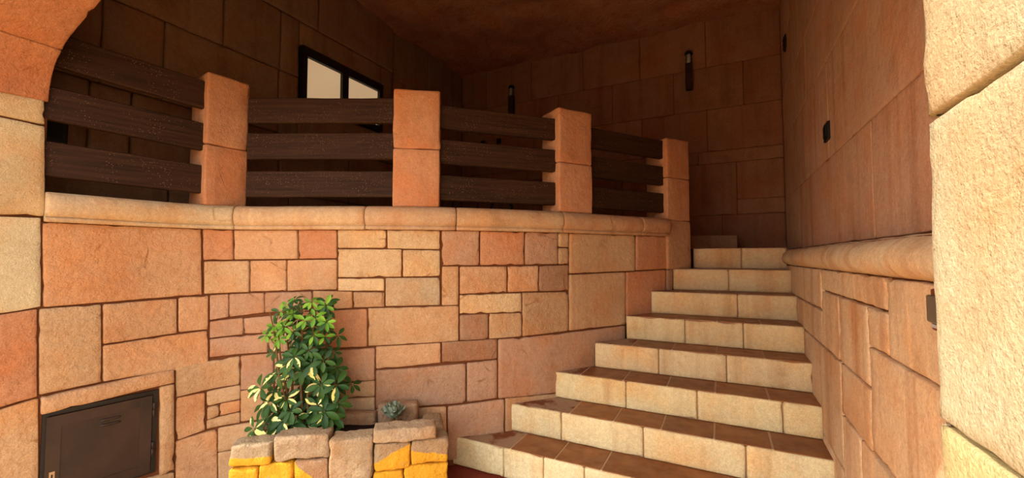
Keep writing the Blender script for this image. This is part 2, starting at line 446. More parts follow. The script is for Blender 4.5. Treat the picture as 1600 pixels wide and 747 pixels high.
# ------------------------------------------------------------------ left retaining wall
wall_left = struct(wall_body('wall_left', W, -.15, ZB, .24, -.010))
def px_stone(x0, x1, tl, tr, bl, br, mat=M_STONE, tint=T_OR, proud=.007, path=W, parent=wall_left, zmax=ZB, **k):
    q = [path.hit(x0, tl), path.hit(x1, tr), path.hit(x1, br), path.hit(x0, bl)]
    q = [(s, max(-.13, min(z, zmax))) for s, z in q]
    return stone(path.surf, q, mat, parent, vary(tint), proud, **k)
S2 = M_STONE2
STONES = [
 (66, 316, 330, 330, 481, 461, M_STONE, T_OR), (60, 159, 482, 475, 618, 597, M_STONE, T_TA),
 (160, 277, 475, 466, 539, 521, M_STONE, T_OR), (278, 326, 465, 461, 520, 515, M_STONE, T_OR), (160, 326, 540, 516, 597, 573, M_STONE, T_OR),
 (62, 273, 620, 576, 649, 598, M_STONE, T_OR, .022), (248, 273, 604, 598, 744, 733, M_STONE, T_TA, .022),
 (62, 273, 795, 736, 830, 770, M_STONE, T_TA), 
 (274, 375, 575, 556, 622, 601, M_STONE, T_TA), (274, 321, 622, 613, 690, 672, M_STONE, T_OR), (322, 376, 612, 601, 636, 624, M_STONE, T_TA),
 (323, 343, 637, 631, 657, 650, M_STONE, T_TA), (343, 376, 631, 624, 650, 643, M_STONE, T_OR), (322, 376, 657, 643, 671, 661, M_STONE, T_TA),
 (273, 340, 690, 670, 800, 785, M_STONE, T_OR), (340, 414, 669, 657, 707, 700, S2, T_TA), (340, 414, 707, 700, 800, 790, S2, T_TA),
 (376, 428, 556, 551, 610, 606, S2, T_PK), (376, 428, 610, 606, 659, 656, S2, T_TA),
 (317, 365, 330, 330, 407, 406.5, M_STONE, T_DO), (318, 390, 408, 407, 460, 457, M_STONE, T_TA), (366, 466, 330, 330, 406, 405, M_STONE, T_OR),
 (391, 448, 407, 406, 456, 455, M_STONE, T_OR), (467, 527, 330, 330, 405, 404, M_STONE, T_DO), (449, 527, 406, 405, 455, 453, M_STONE, T_OR),
 (528, 604, 330, 330, 388, 388, M_STONE, T_CR), (605, 688, 330, 330, 389, 390, M_STONE, T_CR), (528, 628, 389, 389, 434, 433, M_STONE, T_CR),
 (629, 688, 390, 390.5, 433, 432, M_STONE, T_CR), (528, 601, 435, 434.5, 455, 455, M_STONE, T_CR), (602, 688, 434, 433, 479, 477, M_STONE, T_GR),
 (327, 358, 461, 459, 501, 496, M_STONE, T_PK), (358, 414, 459, 457, 496, 489, M_STONE, T_PK), (414, 488, 457, 455, 489, 486, M_STONE, T_PK),
 (489, 551, 454, 455, 485, 482, M_STONE, T_TA), (552, 601, 456, 456, 481, 480, M_STONE, T_TA),
 (327, 381, 502, 496, 529, 523, M_STONE, T_PK), (381, 469, 497, 489, 522, 519, M_STONE, T_PK), (327, 419, 530, 521, 559, 551, M_STONE, T_PK),
 (420, 469, 521, 519, 551, 549, M_STONE, T_PK), (470, 574, 487, 482, 545, 542, M_STONE, T_DO), (575, 717, 481, 477, 541, 533, M_STONE, T_TA),
 (429, 586, 552, 543, 604, 594, S2, T_PK), (429, 586, 604, 594, 625, 620, S2, T_TA), (429, 586, 626, 620, 700, 690, S2, T_TA),
 (587, 689, 541, 535, 577, 567, M_STONE, T_OR), (690, 777, 534, 529, 567, 561, M_STONE, T_BR), (587, 728, 578, 567.5, 638, 629.5, M_STONE, T_PK),
 (729, 777, 567, 561.5, 629, 622, M_STONE, T_PK), (587, 698, 639, 635, 740, 725, S2, T_TA),
 (690, 749, 330, 330, 415, 415, M_STONE, T_PK), (750, 819, 330, 330, 415, 414, M_STONE, T_DO), (820, 871, 330, 330, 414, 413, M_STONE, T_PK),
 (872, 888, 330, 330, 386, 387, M_STONE, T_TA), (872, 888, 387, 387.5, 413, 413, M_STONE, T_TA),
 (690, 717, 416, 415.5, 478, 477, M_STONE, T_TA), (718, 792, 416, 416, 460, 457, M_STONE, T_OR), (793, 841, 416, 415, 457, 455.5, M_STONE, T_OR),
 (842, 888, 415, 414, 455.5, 454.5, M_STONE, T_BR), (718, 815, 460.5, 457.5, 491, 488, M_STONE, T_CR), (816, 888, 457, 455.5, 526, 517, M_STONE, T_TA),
 (718, 763, 492, 490, 533, 530, M_STONE, T_BR), (764, 815, 490, 488.5, 530, 526, M_STONE, T_TA),
 (778, 977, 530, 508.5, 623, 598, S2, T_PK), (789, 960, 622, 602, 690, 660, S2, T_TA), (699, 788, 635, 623, 720, 700, M_STONE, T_PK),
 (889, 992, 330, 330, 428, 423.5, S2, T_TA), (993, 1051, 330, 330, 423, 420, S2, T_DO), (889, 977, 429, 425, 517, 507.5, S2, T_TA),
 (978, 1040, 425, 421, 506, 490, S2, T_DO), (1041, 1051, 421, 420, 480, 478, S2, T_BR),
 # foot of the arch pier, in line with the wall
 (-120, 65, 334, 339.5, 508, 481, M_PIERS, srgb(222, 188, 146)), (-120, 59, 509, 482, 672, 620, M_STONE, T_DO), (-120, 61, 674, 621, 850, 800, M_STONE, T_TA),
]
for st in STONES:
    px_stone(*st[:8], **({'proud': st[8]} if len(st) > 8 else {}), zmax=2.0 if st[0] < 0 else ZB)

# coping along the top of the left wall
PROF = [(-.27, ZB), (-.0, ZB), (.001, ZB + .020), (-.010, ZB + .024), (.008, ZB + .030), (.022, ZB + .055), (.024, ZB + .095), (.012, ZB + .132), (-.018, ZB + .151), (-.06, ZT), (-.27, ZT)]
def sweep(name, path, s0, s1, prof, mat, parent, color, amp=.003, step=.06, cham=.008, zs=1.0):
    n = max(2, int((s1 - s0) / step)); ss = [s0, s0 + .004, s0 + .014] + [s0 + .02 + (s1 - s0 - .04) * i / n for i in range(1, n)] + [s1 - .014, s1 - .004, s1]
    v = []; f = []; m = len(prof); seed = random.random() * 50
    cz = sum(p[1] for p in prof) / m; co = sum(p[0] for p in prof) / m
    for i, q in enumerate(ss):
        r = min(i, len(ss) - 1 - i); sh = {0: cham, 1: cham * .35}.get(r, 0)
        for off, z in prof:
            no = mnoise.noise(Vector((q * 9 + seed, off * 20, z * 20))) * amp
            k = 1 if off > co else -1; kz = 1 if z > cz else -1
            p, nn = path.at(q, off - k * sh + no, z - kz * sh * .6 + no * .5); v.append(p)
    for i in range(len(ss) - 1):
        for k in range(m):
            l = (k + 1) % m; f.append((i * m + k, i * m + l, (i + 1) * m + l, (i + 1) * m + k))
    f.append(tuple(range(m))); f.append(tuple(reversed(range((len(ss) - 1) * m, len(ss) * m))))
    return mk(name, v, f, mat, parent, color, True, True)
cs = [C.hit(70, 340)[0]] + [C.hit(x, 340)[0] for x in (365, 570, 713, 880, 1003)] + [C.L - .005]
for a, b, tnt in zip(cs, cs[1:], (srgb(216, 174, 132), srgb(220, 168, 122), srgb(212, 158, 116), srgb(216, 164, 120), srgb(214, 154, 108), srgb(206, 138, 92))):
    sweep('coping_stone', C, a + .002, b - .002, PROF, M_STONE2, wall_left, tnt)

# ------------------------------------------------------------------ facade wall with the flat arch above the camera
XA0, XA1 = W.at(W.hit(70, 300)[0])[0].x, .272
ARCH = [(XA0, 2.15), (XA0 + .012, 2.235), (XA0 + .05, 2.315), (XA0 + .115, 2.375), (XA0 + .235, 2.435), (XA0 + .42, 2.49), (XA0 + .64, 2.54), (XA0 + 1.0, 2.60), (-1.4, 2.635)]
ARCH = ARCH + [(XA0 + XA1 - x, z) for x, z in reversed(ARCH[:-1])]
def facade():
    m = MB(); zt = 4.7
    pr = [(XA0 - .014, -.1)] + [(x + (-.014 if i < 9 else .014) * (1 if z < 2.4 else .5), z + .014) for i, (x, z) in enumerate(ARCH)] + [(XA1 + .014, -.1)]
    v = []; f = []
    for x, z in pr:
        for y in (YF0, YF1): v += [(x, y, z), (x, y, zt)]
    # v index: 4*i + {0: front low, 1: front top, 2: back low, 3: back top}
    for i in range(len(pr) - 1):
        a, b = 4 * i, 4 * i + 4
        f.append((a + 2, a, b, b + 2))                       # soffit
        if abs(pr[i][0] - pr[i + 1][0]) > 1e-6:
            f += [(a, a + 1, b + 1, b), (a + 2, b + 2, b + 3, a + 3), (a + 1, a + 3, b + 3, b + 1)]
    m.add(v, f)
    x0 = pr[0][0]; m.box(((x0 - 7) / 2, (YF0 + YF1) / 2, zt / 2), (x0 + 7, YF1 - YF0, zt))
    x1 = pr[-1][0]; m.box(((x1 + 4) / 2, (YF0 + YF1) / 2, zt / 2), (4 - x1, YF1 - YF0, zt))
    return struct(m.build('wall_front', M_MORTAR))
wall_front = facade()
AP = Path(ARCH, 6)                        # arch profile in the XZ plane
def arch_surf(s, y):
    p, n = AP.at(s); return Vector((p.x, y, p.y)), Vector((n.x, 0, n.y))
na = [0, .30, .78, 1.25, 1.72, 2.19, 2.66, 3.14, AP.L - .31, AP.L]
for a, b in zip(na, na[1:]):
    stone(arch_surf, ((a, YF1), (b, YF1), (b, YF0), (a, YF0)), M_STONE, wall_front, vary(srgb(196, 116, 68)), .006, .005, .004, 'arch_stone')  # orange tint carries the warm light bounced up to the soffit
# left jamb above the coping (pier stones follow the wall line)
sJ = W.hit(70, 250)[0]
jz = [ZB, 1.60, 2.02, 2.15]
def pier_q(y0l, y0r, y1l, y1r):
    return px_stone(-120, 71, y0l, y0r, y1l, y1r, M_PIERS, srgb(226, 186, 136), .012, W, wall_front, 2.16, name='pier_stone')
pier_q(80, 128, 157, 196); pier_q(158, 197, 333, 338.5)
# right pillar of the arch, in full sun
RP = Path([(XA1, YF1), (XA1, YF0)])
for z0, z1 in ((-.1, .55), (.55, 1.133), (1.133, 1.557), (1.557, 2.15)):
    stone(RP.surf, rect(0, YF1 - YF0, z0, z1), M_PIERS, wall_front, srgb(216, 188, 148) if z0 > 1.13 else srgb(222, 188, 118), .008, .004, .006, 'pier_stone', .03, jag=.002, chip=.015)
# inner return of the right pillar, towards the stairs
RP2 = Path([(XA1 + .215, YF1 + .002), (XA1 - .006, YF1 + .002)])
for z0, z1 in ((-.1, .55), (.55, 1.133), (1.133, 1.557), (1.557, 2.15)):
    stone(RP2.surf, rect(0, RP2.L, z0, z1), M_PIERS, wall_front, srgb(216, 176, 128), .003, .004, .004, 'pier_stone', .05)

# ------------------------------------------------------------------ right wall
def box_struct(name, x0, x1, y0, y1, z0, z1, mat=M_MORTAR):
    return struct(MB().box(((x0 + x1) / 2, (y0 + y1) / 2, (z0 + z1) / 2), (x1 - x0, y1 - y0, z1 - z0)).build(name, mat))
wall_right = box_struct('wall_right', XR + .012, XR + .16, YF1, YB + .008, -.4, 1.42)
RL = Path([(XR, 4.2), (XR, YF1)])
def ry(y0, y1, z0, z1): return rect(4.2 - y1, 4.2 - y0, z0, z1)
TR = srgb(226, 172, 126)
for y0, y1, z0, z1 in ((2.755, 4.18, 1.078, 1.296), (1.747, 2.75, 1.185, 1.296), (.81, 1.742, 1.04, 1.296), (2.39, 2.75, .886, 1.182), (1.958, 2.385, .886, 1.182),
                       (1.747, 1.953, 1.04, 1.182), (2.755, 4.18, .886, 1.075), (.81, 1.953, .666, 1.037), (1.958, 2.38, .655, .883), (2.385, 4.18, .40, .883),
                       (.81, 1.40, .28, .663), (1.405, 2.1, .28, .652), (2.105, 2.38, .28, .652), (.81, 2.1, .0, .277), (2.105, 2.38, .0, .277), (2.385, 4.18, .0, .397)):
    stone(RL.surf, ry(y0, y1, z0, z1), M_STREAK, wall_right, vary(TR, .06), .010, .003, .005, jag=.003)
RC = Path([(XR, 4.12), (XR, YF1)])
RPROF = [(-.16, 1.298), (.0, 1.298), (.020, 1.308), (.036, 1.330), (.040, 1.358), (.030, 1.388), (.004, 1.413), (-.04, 1.428), (-.16, 1.436)]
for a, b in ((.01, 3.31),):
    sweep('coping_stone', RC, a, b, RPROF, M_STREAK, wall_right, srgb(226, 178, 134), .007)
wall_right_upper = box_struct('wall_right_upper', XU + .008, XU + .16, YF1, YB + .1, 1.40, 4.7)
RU = Path([(XU, YB), (XU, YF1)])
TU = srgb(212, 150, 118)
for z0, z1, js in ((1.44, 1.972, (.81, 2.35, 5.19)), (1.972, 2.582, (.81, 3.15, 3.96, 5.19)), (2.582, 3.07, (.81, 2.2, 3.84, 5.19)), (3.07, 3.6, (.81, 2.9, 5.19)), (3.6, 4.15, (.81, 3.6, 5.19))):
    for a, b in zip(js, js[1:]):
        stone(RU.surf, rect(YB - b, YB - a, z0, z1), M_STREAK, wall_right_upper, vary(TU, .06), .004, .003, .003, 'slab', .12)

# ------------------------------------------------------------------ back wall and far left wall (large slabs)
wall_back = box_struct('wall_back', XL - .1, XU + .16, YB + .008, YB + .16, -.4, 4.7)
BW = Path([(XL, YB), (XU, YB)])
TB = srgb(154, 94, 66)  # darker slab tint, shade of the deep interior put into the colour
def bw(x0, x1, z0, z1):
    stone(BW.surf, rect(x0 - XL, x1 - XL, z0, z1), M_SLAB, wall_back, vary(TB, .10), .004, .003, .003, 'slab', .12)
XE = XU - .005
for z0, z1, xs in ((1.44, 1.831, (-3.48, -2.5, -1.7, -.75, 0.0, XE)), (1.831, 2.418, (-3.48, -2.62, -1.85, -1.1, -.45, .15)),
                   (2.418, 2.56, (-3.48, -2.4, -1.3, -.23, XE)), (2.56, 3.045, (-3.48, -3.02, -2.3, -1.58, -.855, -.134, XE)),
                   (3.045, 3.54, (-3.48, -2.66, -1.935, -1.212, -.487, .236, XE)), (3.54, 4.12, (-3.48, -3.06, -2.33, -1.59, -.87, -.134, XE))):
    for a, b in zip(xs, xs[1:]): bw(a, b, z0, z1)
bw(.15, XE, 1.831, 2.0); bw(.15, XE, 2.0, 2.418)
wall_far_left = box_struct('wall_far_left', XL - .15, XL - .006, YF1, YB + .1, -.4, 4.7)
LB = Path([(XL, YF1), (XL, YB)])
TLB = srgb(146, 102, 74)  # far left slabs tinted darker, the shade there is part of this colour
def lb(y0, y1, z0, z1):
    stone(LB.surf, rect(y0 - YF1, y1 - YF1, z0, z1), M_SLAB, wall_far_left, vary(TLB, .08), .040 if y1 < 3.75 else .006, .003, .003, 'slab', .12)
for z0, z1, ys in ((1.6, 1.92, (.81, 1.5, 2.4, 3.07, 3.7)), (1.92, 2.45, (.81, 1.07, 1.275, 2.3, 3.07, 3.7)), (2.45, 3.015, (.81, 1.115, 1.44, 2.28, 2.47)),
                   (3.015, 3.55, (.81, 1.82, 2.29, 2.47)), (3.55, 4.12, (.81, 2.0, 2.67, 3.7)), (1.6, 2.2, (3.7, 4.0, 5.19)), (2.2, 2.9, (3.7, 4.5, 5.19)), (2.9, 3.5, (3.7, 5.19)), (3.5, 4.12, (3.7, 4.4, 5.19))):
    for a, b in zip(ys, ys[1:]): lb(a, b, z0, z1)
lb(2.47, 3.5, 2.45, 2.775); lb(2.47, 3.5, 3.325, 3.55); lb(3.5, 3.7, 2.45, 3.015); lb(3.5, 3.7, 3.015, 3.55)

# ------------------------------------------------------------------ ceiling: sculpted rough render
def ceiling():
    nx, ny = 60, 64; v = []; f = []
    for j in range(ny + 1):
        for i in range(nx + 1):
            x = XL - .05 + (XU - XL + .2) * i / nx; y = YF1 - .02 + (YB - YF1 + .12) * j / ny
            q = Vector((x * 1.3, y * 1.3, 2.0))
            h = mnoise.fractal(q, 1.0, 2.0, 5) * .055 + abs(mnoise.noise(q * 1.7 + Vector((4, 2, 0)))) * .06
            v.append((x, y, ZC + .02 - h))
    for j in range(ny):
        for i in range(nx):
            a = j * (nx + 1) + i; f.append((a, a + nx + 1, a + nx + 2, a + 1))
    n = len(v); v += [(x, y, 4.6) for x, y, z in (v[0], v[nx], v[-1], v[-1 - nx])]
    f.append((n, n + 1, n + 2, n + 3))
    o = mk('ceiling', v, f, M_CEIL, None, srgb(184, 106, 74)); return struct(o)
ceiling()

# ------------------------------------------------------------------ upper terrace floor and stair landing
pts = [W.at(W.L * i / 40, -.12)[0] for i in range(6, 41)] + [Vector((-.33, 3.98, 0)), Vector((-.33, 4.73, 0)), Vector((.13, 4.86, 0)), Vector((.13, 5.2, 0)), Vector((-3.49, 5.2, 0)), Vector((-3.49, 1.0, 0))]
n = len(pts)
terr = struct(mk('floor_terrace', [(p.x, p.y, 1.45) for p in pts] + [(p.x, p.y, 1.585) for p in pts],
          [tuple(range(n - 1, -1, -1)), tuple(range(n, 2 * n))] + [(i, (i + 1) % n, n + (i + 1) % n, n + i) for i in range(n)], M_SLAB, None, srgb(170, 116, 80), False, True))

# ------------------------------------------------------------------ staircase
stairs = thing('staircase', (-.5, 2.317, 0), 'straight flight of cream stone stairs with brown tiled treads climbing beside the right wall', 'stairs')
XLk = [None] + [at_y(x, y, YK[i + 1]).x for i, (x, y) in enumerate(((703, 700), (791, 650), (867, 600), (929, 550), (978, 510), (1017, 470), (1051, 440), (1083, 405)))]
XLk.append(-.33)
TJ = {1: ((792, 706), (862, 723), (936, 740)), 2: ((886, 650), (955, 663), (1031, 675), (1115, 690), (1209, 707)), 3: ((905, 587), (971, 597), (1041, 605.5), (1117, 616), (1203, 627)),
      4: ((986, 542), (1049, 548), (1119, 554), (1196, 562)), 5: ((1055, 499), (1120, 502), (1189, 506)), 6: ((1060, 458), (1124, 459), (1190, 461)), 7: ((1110, 422), (1180, 422)), 8: ((1120, 387), (1190, 387))}
RJ = {1: (786, 848, 911, 1040, 1170), 2: (876, 1003, 1162), 3: (977, 1088, 1221), 4: (1029, 1135), 5: (1069, 1160), 6: (1152,), 7: (1139,), 8: (1160,)}
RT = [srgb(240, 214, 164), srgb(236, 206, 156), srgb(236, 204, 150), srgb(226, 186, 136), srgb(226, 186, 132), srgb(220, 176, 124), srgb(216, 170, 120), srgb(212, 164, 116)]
core = MB()
for k in range(1, 9):
    y0 = YK[k]; y1 = YK[k + 1]; z1 = k * RISE; xl, xl2 = XLk[k], XLk[k + 1]
    core.add([(xl + .002, y0 + .02, z1 - RISE), (XR - .003, y0 + .02, z1 - RISE), (XR - .003, y1 + .02, z1 - RISE), (xl2 - .0, y1 + .02, z1 - RISE),
              (xl + .002, y0 + .02, z1 - .001), (XR - .003, y0 + .02, z1 - .001), (XR - .003, y1 + .02, z1 - .001), (xl2 - .0, y1 + .02, z1 - .001)],
             [(3, 2, 1, 0), (4, 5, 6, 7), (0, 1, 5, 4), (1, 2, 6, 5), (2, 3, 7, 6), (3, 0, 4, 7)])
core.build('stair_core', M_GROUT, stairs)
for k in range(1, 9):
    y0 = YK[k]; y1 = YK[k + 1]; z1 = k * RISE; z0 = z1 - RISE + .001; xl, xl2 = XLk[k], XLk[k + 1]
    rp = Path([(xl, y0 + .012), (XR, y0 + .012)])
    xs = [xl] + [at_y(x, 550 if k < 5 else 450, y0).x for x in RJ[k]] + [XR - .002]
    for i, (a, b) in enumerate(zip(xs, xs[1:])):
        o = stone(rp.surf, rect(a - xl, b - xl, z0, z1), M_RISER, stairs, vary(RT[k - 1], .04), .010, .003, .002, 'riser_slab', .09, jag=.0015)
        # top edge of the slab, turned back over the step
    xs = [None] + [at_z(x, y, z1).x for x, y in TJ[k]] + [XR - .004]
    ya, yb = y0 + .016, y1 + .008
    for i in range(len(xs) - 1):
        a0 = xl + .004 if i == 0 else xs[i] + .006; a1 = xl2 + .0 if i == 0 else xs[i] + .006; b = xs[i + 1] - .006
        if b - max(a0, a1) < .02: a1 = a0 = min(a0, b - .05)
        g = .0; h = z1 + (.0015 if i else .0)
        v = [(a0, ya, z1 - .012), (b, ya, z1 - .012), (b, yb, z1 - .012), (a1, yb, z1 - .012), (a0, ya, h), (b, ya, h), (b, yb, h), (a1, yb, h)]
        mk('tread_tile', v, [(3, 2, 1, 0), (4, 5, 6, 7), (0, 1, 5, 4), (1, 2, 6, 5), (2, 3, 7, 6), (3, 0, 4, 7)], M_CTILE if i == 0 and k < 5 else M_TILE, stairs, None, False)
box_struct('floor_landing', -.33, XU + .1, 4.72, YB + .05, 1.30, 1.437, M_GROUT)

# ------------------------------------------------------------------ parapet pillars
def pillar(xa, xb, ztop, split, zbase, label, depth=.24, tint=srgb(212, 134, 86), back=.015, heading=None):
    pa = C.at(C.hit(xa, 300)[0], -back)[0]; pb = C.at(C.hit(xb, 300)[0], -back)[0]
    if heading is not None:
        e = Vector((math.cos(heading), math.sin(heading), 0)); d = ray(xb, 300)
        pb = pa + e * ((pa.y * d[0] - pa.x * d[1]) / (e.x * d[1] - e.y * d[0]))
    d = (pb - pa); rz = math.atan2(d.y, d.x); w = d.length; nrm = Vector((d.y, -d.x, 0)).normalized()
    c = (pa + pb) / 2 - nrm * depth / 2
    t = thing('stone_pillar', (c.x, c.y, zbase), label, 'pillar', 'parapet pillars')
    block('pillar_block', (c.x, c.y, (zbase + split) / 2), (w, depth, split - zbase - .001), rz, M_STONE2, t, vary(tint, .04), .012, .004, cell=.05)
    block('pillar_block', (c.x, c.y, (split + ztop) / 2), (w, depth, ztop - split - .001), rz, M_STONE2, t, vary(tint, .04), .016, .005, cell=.05)
    return t, c, rz, w, depth
P1 = pillar(319, 386, 2.545, 2.08, ZT - .004, 'tallest stone pillar, at the curved corner of the parapet next to the arch', .25, back=-.005, heading=math.radians(83))
P2 = pillar(612, 687, 2.475, 2.075, ZT - .004, 'broad square stone pillar in the middle of the parapet, in front of the window')
P3 = pillar(876, 928, 2.47, 2.06, ZT - .004, 'stone pillar of the parapet, second from the stairs')
P4 = pillar(1045, 1080, 2.40, 2.05, 1.68, 'stone newel pillar at the head of the stairs, top of a tall end post', .24)
# end post below the last pillar
t, c, rz, w, dep = P4
block('pillar_block', (c.x, c.y, (1.255 + 1.68) / 2), (w + .015, dep, 1.68 - 1.255 - .001), rz, M_STONE2, t, srgb(200, 134, 86), .016, .004, cell=.05)

# ------------------------------------------------------------------ railings: three wide boards between the pillars
def railing(p0, p1, zs, label, back=.07, t=.045, tilt=0.0):
    mid = (p0 + p1) / 2
    r = thing('railing', (mid.x, mid.y, ZT), label, 'railing', 'board railings between the pillars')
    d = p1 - p0; rz = math.atan2(d.y, d.x); nrm = Vector((d.y, -d.x, 0)).normalized(); L = d.length
    for z0, z1 in zs:
        n = max(3, int(L / .12)); v = []; f = []; seed = random.random() * 60
        sec = [(0, 0), (t, 0), (t, 1), (0, 1)]; b = .005
        prof = [(b, 0), (t - b, 0), (t, b), (t, -b), (t - b, -0.0), (b, -0.0), (0, -b), (0, b)]
        for i in range(n + 1):
            q = p0 + d * (i / n)
            w0 = mnoise.noise(Vector((i * .7, seed, z0))) * .003; w1 = mnoise.noise(Vector((i * .7, seed, z1 + 3))) * .003
            tl = tilt * (1 - i / n) * (z0 - 1.6) / .6; lo, hi = z0 + w0 + tl, z1 + w1 + tl
            for off, dz in ((b, lo), (t - b, lo), (t, lo + b), (t, hi - b), (t - b, hi), (b, hi), (0, hi - b), (0, lo + b)):
                p = q - nrm * (back + t - off); v.append((p.x, p.y, dz))
        for i in range(n):
            for k in range(8):
                l = (k + 1) % 8; f.append((i * 8 + k, i * 8 + l, i * 8 + 8 + l, i * 8 + 8 + k))
        f.append(tuple(range(8))); f.append(tuple(reversed(range(n * 8, n * 8 + 8))))
        mk('board', v, f, M_WOOD, r, None, False, True)
    return r
def pc(x, back=0.0): return C.at(C.hit(x, 300)[0], -back)[0]
Z2 = ((1.755, 1.927), (2.008, 2.18), (2.25, 2.415))
railing(Vector((XA0 + .03, YF1 - .1, 0)), pc(318) + Vector((.03, .05, 0)), ((1.765, 1.945), (2.04, 2.215), (2.31, 2.485)), 'railing of three dark boards between the arch pier and the tallest pillar', .06, tilt=.045)
railing(pc(386) - Vector((.03, .01, 0)), pc(612) + Vector((.03, .02, 0)), Z2, 'railing of three dark boards in front of the window', .03)
railing(pc(687) - Vector((.03, .03, 0)), pc(876) + Vector((.03, .04, 0)), ((1.745, 1.915), (1.995, 2.16), (2.235, 2.395)), 'railing of three dark boards between the broad pillar and the next towards the stairs', .06)
railing(pc(928) - Vector((.03, .03, 0)), pc(1045) + Vector((.03, .04, 0)), ((1.745, 1.915), (1.985, 2.15), (2.22, 2.38)), 'shortest railing of three dark boards, beside the stair newel pillar', .06)

# ------------------------------------------------------------------ meter cabinet in the left wall
def cabinet():
    b = [W.hit(66, 651), W.hit(247, 604), W.hit(246, 736)]
    s0, s1 = b[0][0], b[1][0]; z1 = (b[0][1] + b[1][1]) / 2; z0 = b[2][1]
    base = W.at((s0 + s1) / 2)[0]
    t = thing('meter_cabinet', (base.x, base.y, z0), 'dark brown steel meter cabinet with a louvred door set low in the stone wall', 'cabinet')
    def sb(a0, a1, c0, c1, o0, o1):
        m = MB(); v = []
        for o in (o0, o1):
            for s, z in ((a0, c0), (a1, c0), (a1, c1), (a0, c1)): v.append(W.at(s, o, z)[0])
        m.add(v, [(0, 1, 2, 3), (7, 6, 5, 4), (0, 4, 5, 1), (1, 5, 6, 2), (2, 6, 7, 3), (3, 7, 4, 0)]); return m
    def B(name, mat, par, *q):
        o = sb(*q); return mk(name, o.v, o.f, mat, par, None, False, True)
    fr = MB()
    w = .022
    for q in ((s0, s0 + w, z0, z1), (s1 - w, s1, z0, z1), (s0 + w, s1 - w, z1 - w, z1), (s0 + w, s1 - w, z0, z0 + w)):
        o = sb(*q, -.009, .004); fr.add(o.v, o.f)
    fo = mk('frame', fr.v, fr.f, M_BLACK, t, None, False, True)
    d0, d1, e0, e1 = s0 + .014, s1 - .026, z0 + .012, z1 - .026
    door = B('door', M_STEEL, t, d0, d1, e0, e1, -.006, .010)
    # raised border around a sunken panel
    bw_ = .052; m = MB()
    for q in ((d0, d0 + bw_, e0, e1), (d1 - bw_, d1, e0, e1), (d0 + bw_, d1 - bw_, e1 - bw_, e1), (d0 + bw_, d1 - bw_, e0, e0 + bw_)):
        o = sb(*q, .0102, .0145); m.add(o.v, o.f)
    mk('door_border', m.v, m.f, M_STEEL, door, None, False, True)
    sc = (d0 + d1) / 2 + .03
    for zz in (e1 - .105, e1 - .078):
        pr = []
        for i in range(9):
            q = i / 8; pr.append(W.at(sc - .045 + .09 * q, .011, zz)[0])
        mb = MB().tube(pr, [.002] + [.008] * 7 + [.002], 8); mk('louvre', mb.v, mb.f, M_STEEL, door)
    k = B('lock', M_NICKEL, door, d0 + .016, d0 + .036, z0 + .125, z0 + .175, .0145, .018)
    B('keyhole', M_BLACK, door, d0 + .023, d0 + .029, z0 + .140, z0 + .162, .018, .0195)
    for zz in (z0 + .10, z1 - .15):
        mb = MB().tube([W.at(d1 + .009, .012, zz)[0], W.at(d1 + .009, .012, zz + .04)[0]], .007, 8)
        mb.tube([W.at(d1 + .009, .012, zz + .042)[0], W.at(d1 + .009, .012, zz + .08)[0]], .007, 8)
        mk('hinge', mb.v, mb.f, M_STEEL, t)
    return t
cabinet()

# ------------------------------------------------------------------ planter
PL = [Vector((-2.24, 1.27, 0)), Vector((-1.72, 1.69, 0)), Vector((-1.40, 1.935, 0))]
planter = thing('stone_planter', (-1.9, 1.75, 0), 'low planter of rough stone blocks half painted golden yellow, against the wall', 'planter')
fd = (PL[2] - PL[0]).normalized(); FRZ = math.atan2(fd.y, fd.x); fn = Vector((fd.y, -fd.x, 0)); FL = (PL[2] - PL[0]).length
PM = {}
def pm(kind, a, b):
    key = (kind, a, b)
    if key not in PM: PM[key] = stone_mat('painted_stone_%d' % len(PM), .9, .8, 0, .4, paint=key, gscale=70)
    return PM[key]
def fpx(x):   # distance along the planter front of a pixel column
    d = ray(x, 690); q = PL[0]; den = d[0] * fd.y - d[1] * fd.x
    return (q.x * d[1] - q.y * d[0]) / den
def fb(x0, x1, z0, z1, mat, tint, dep=.13, out=0.0, r=.014, amp=.009, tilt=(0, 0), name='planter_stone'):
    a, b = fpx(x0), fpx(x1); c = PL[0] + fd * ((a + b) / 2) - fn * (dep / 2 - out)
    return block(name, (c.x, c.y, (z0 + z1) / 2), (b - a - .004, dep, z1 - z0 - .003), FRZ, mat, planter, tint, r, amp, cell=.022, tilt=tilt, nsc=16)
TP = srgb(190, 154, 118)
M_ROCK = stone_mat('rough_planter_stone', 1.0, .9, 0, .5, gscale=70)
ALL = ('z', 3.0, 0.0)
fb(357, 424, .295, .405, pm('z', .50, -.1), TP); fb(425, 514, .305, .425, M_ROCK, srgb(194, 154, 120)); fb(515, 583, .17, .40, M_ROCK, srgb(198, 158, 122), .13, .012)
fb(584, 641, .205, .355, pm('z', .02, .85), TP); fb(641, 700, .225, .355, pm('z', .70, -.35), TP)
fb(357, 404, .17, .292, pm(*ALL), TP); fb(404, 459, .17, .300, pm(*ALL), TP); fb(459, 514, .17, .302, pm('z', 1.5, -1.6), srgb(190, 146, 114))
fb(584, 631, .05, .203, pm(*ALL), TP); fb(631, 700, .05, .222, pm(*ALL), TP)
fb(357, 430, -.1, .168, pm(*ALL), TP); fb(430, 515, -.1, .168, pm(*ALL), TP); fb(515, 583, -.1, .168, M_ROCK, TP); fb(584, 700, -.1, .048, M_ROCK, TP)
fb(582, 682, .358, .432, M_ROCK, srgb(204, 162, 126), .12, .016, .014, .009, name='loose_cap_stone')
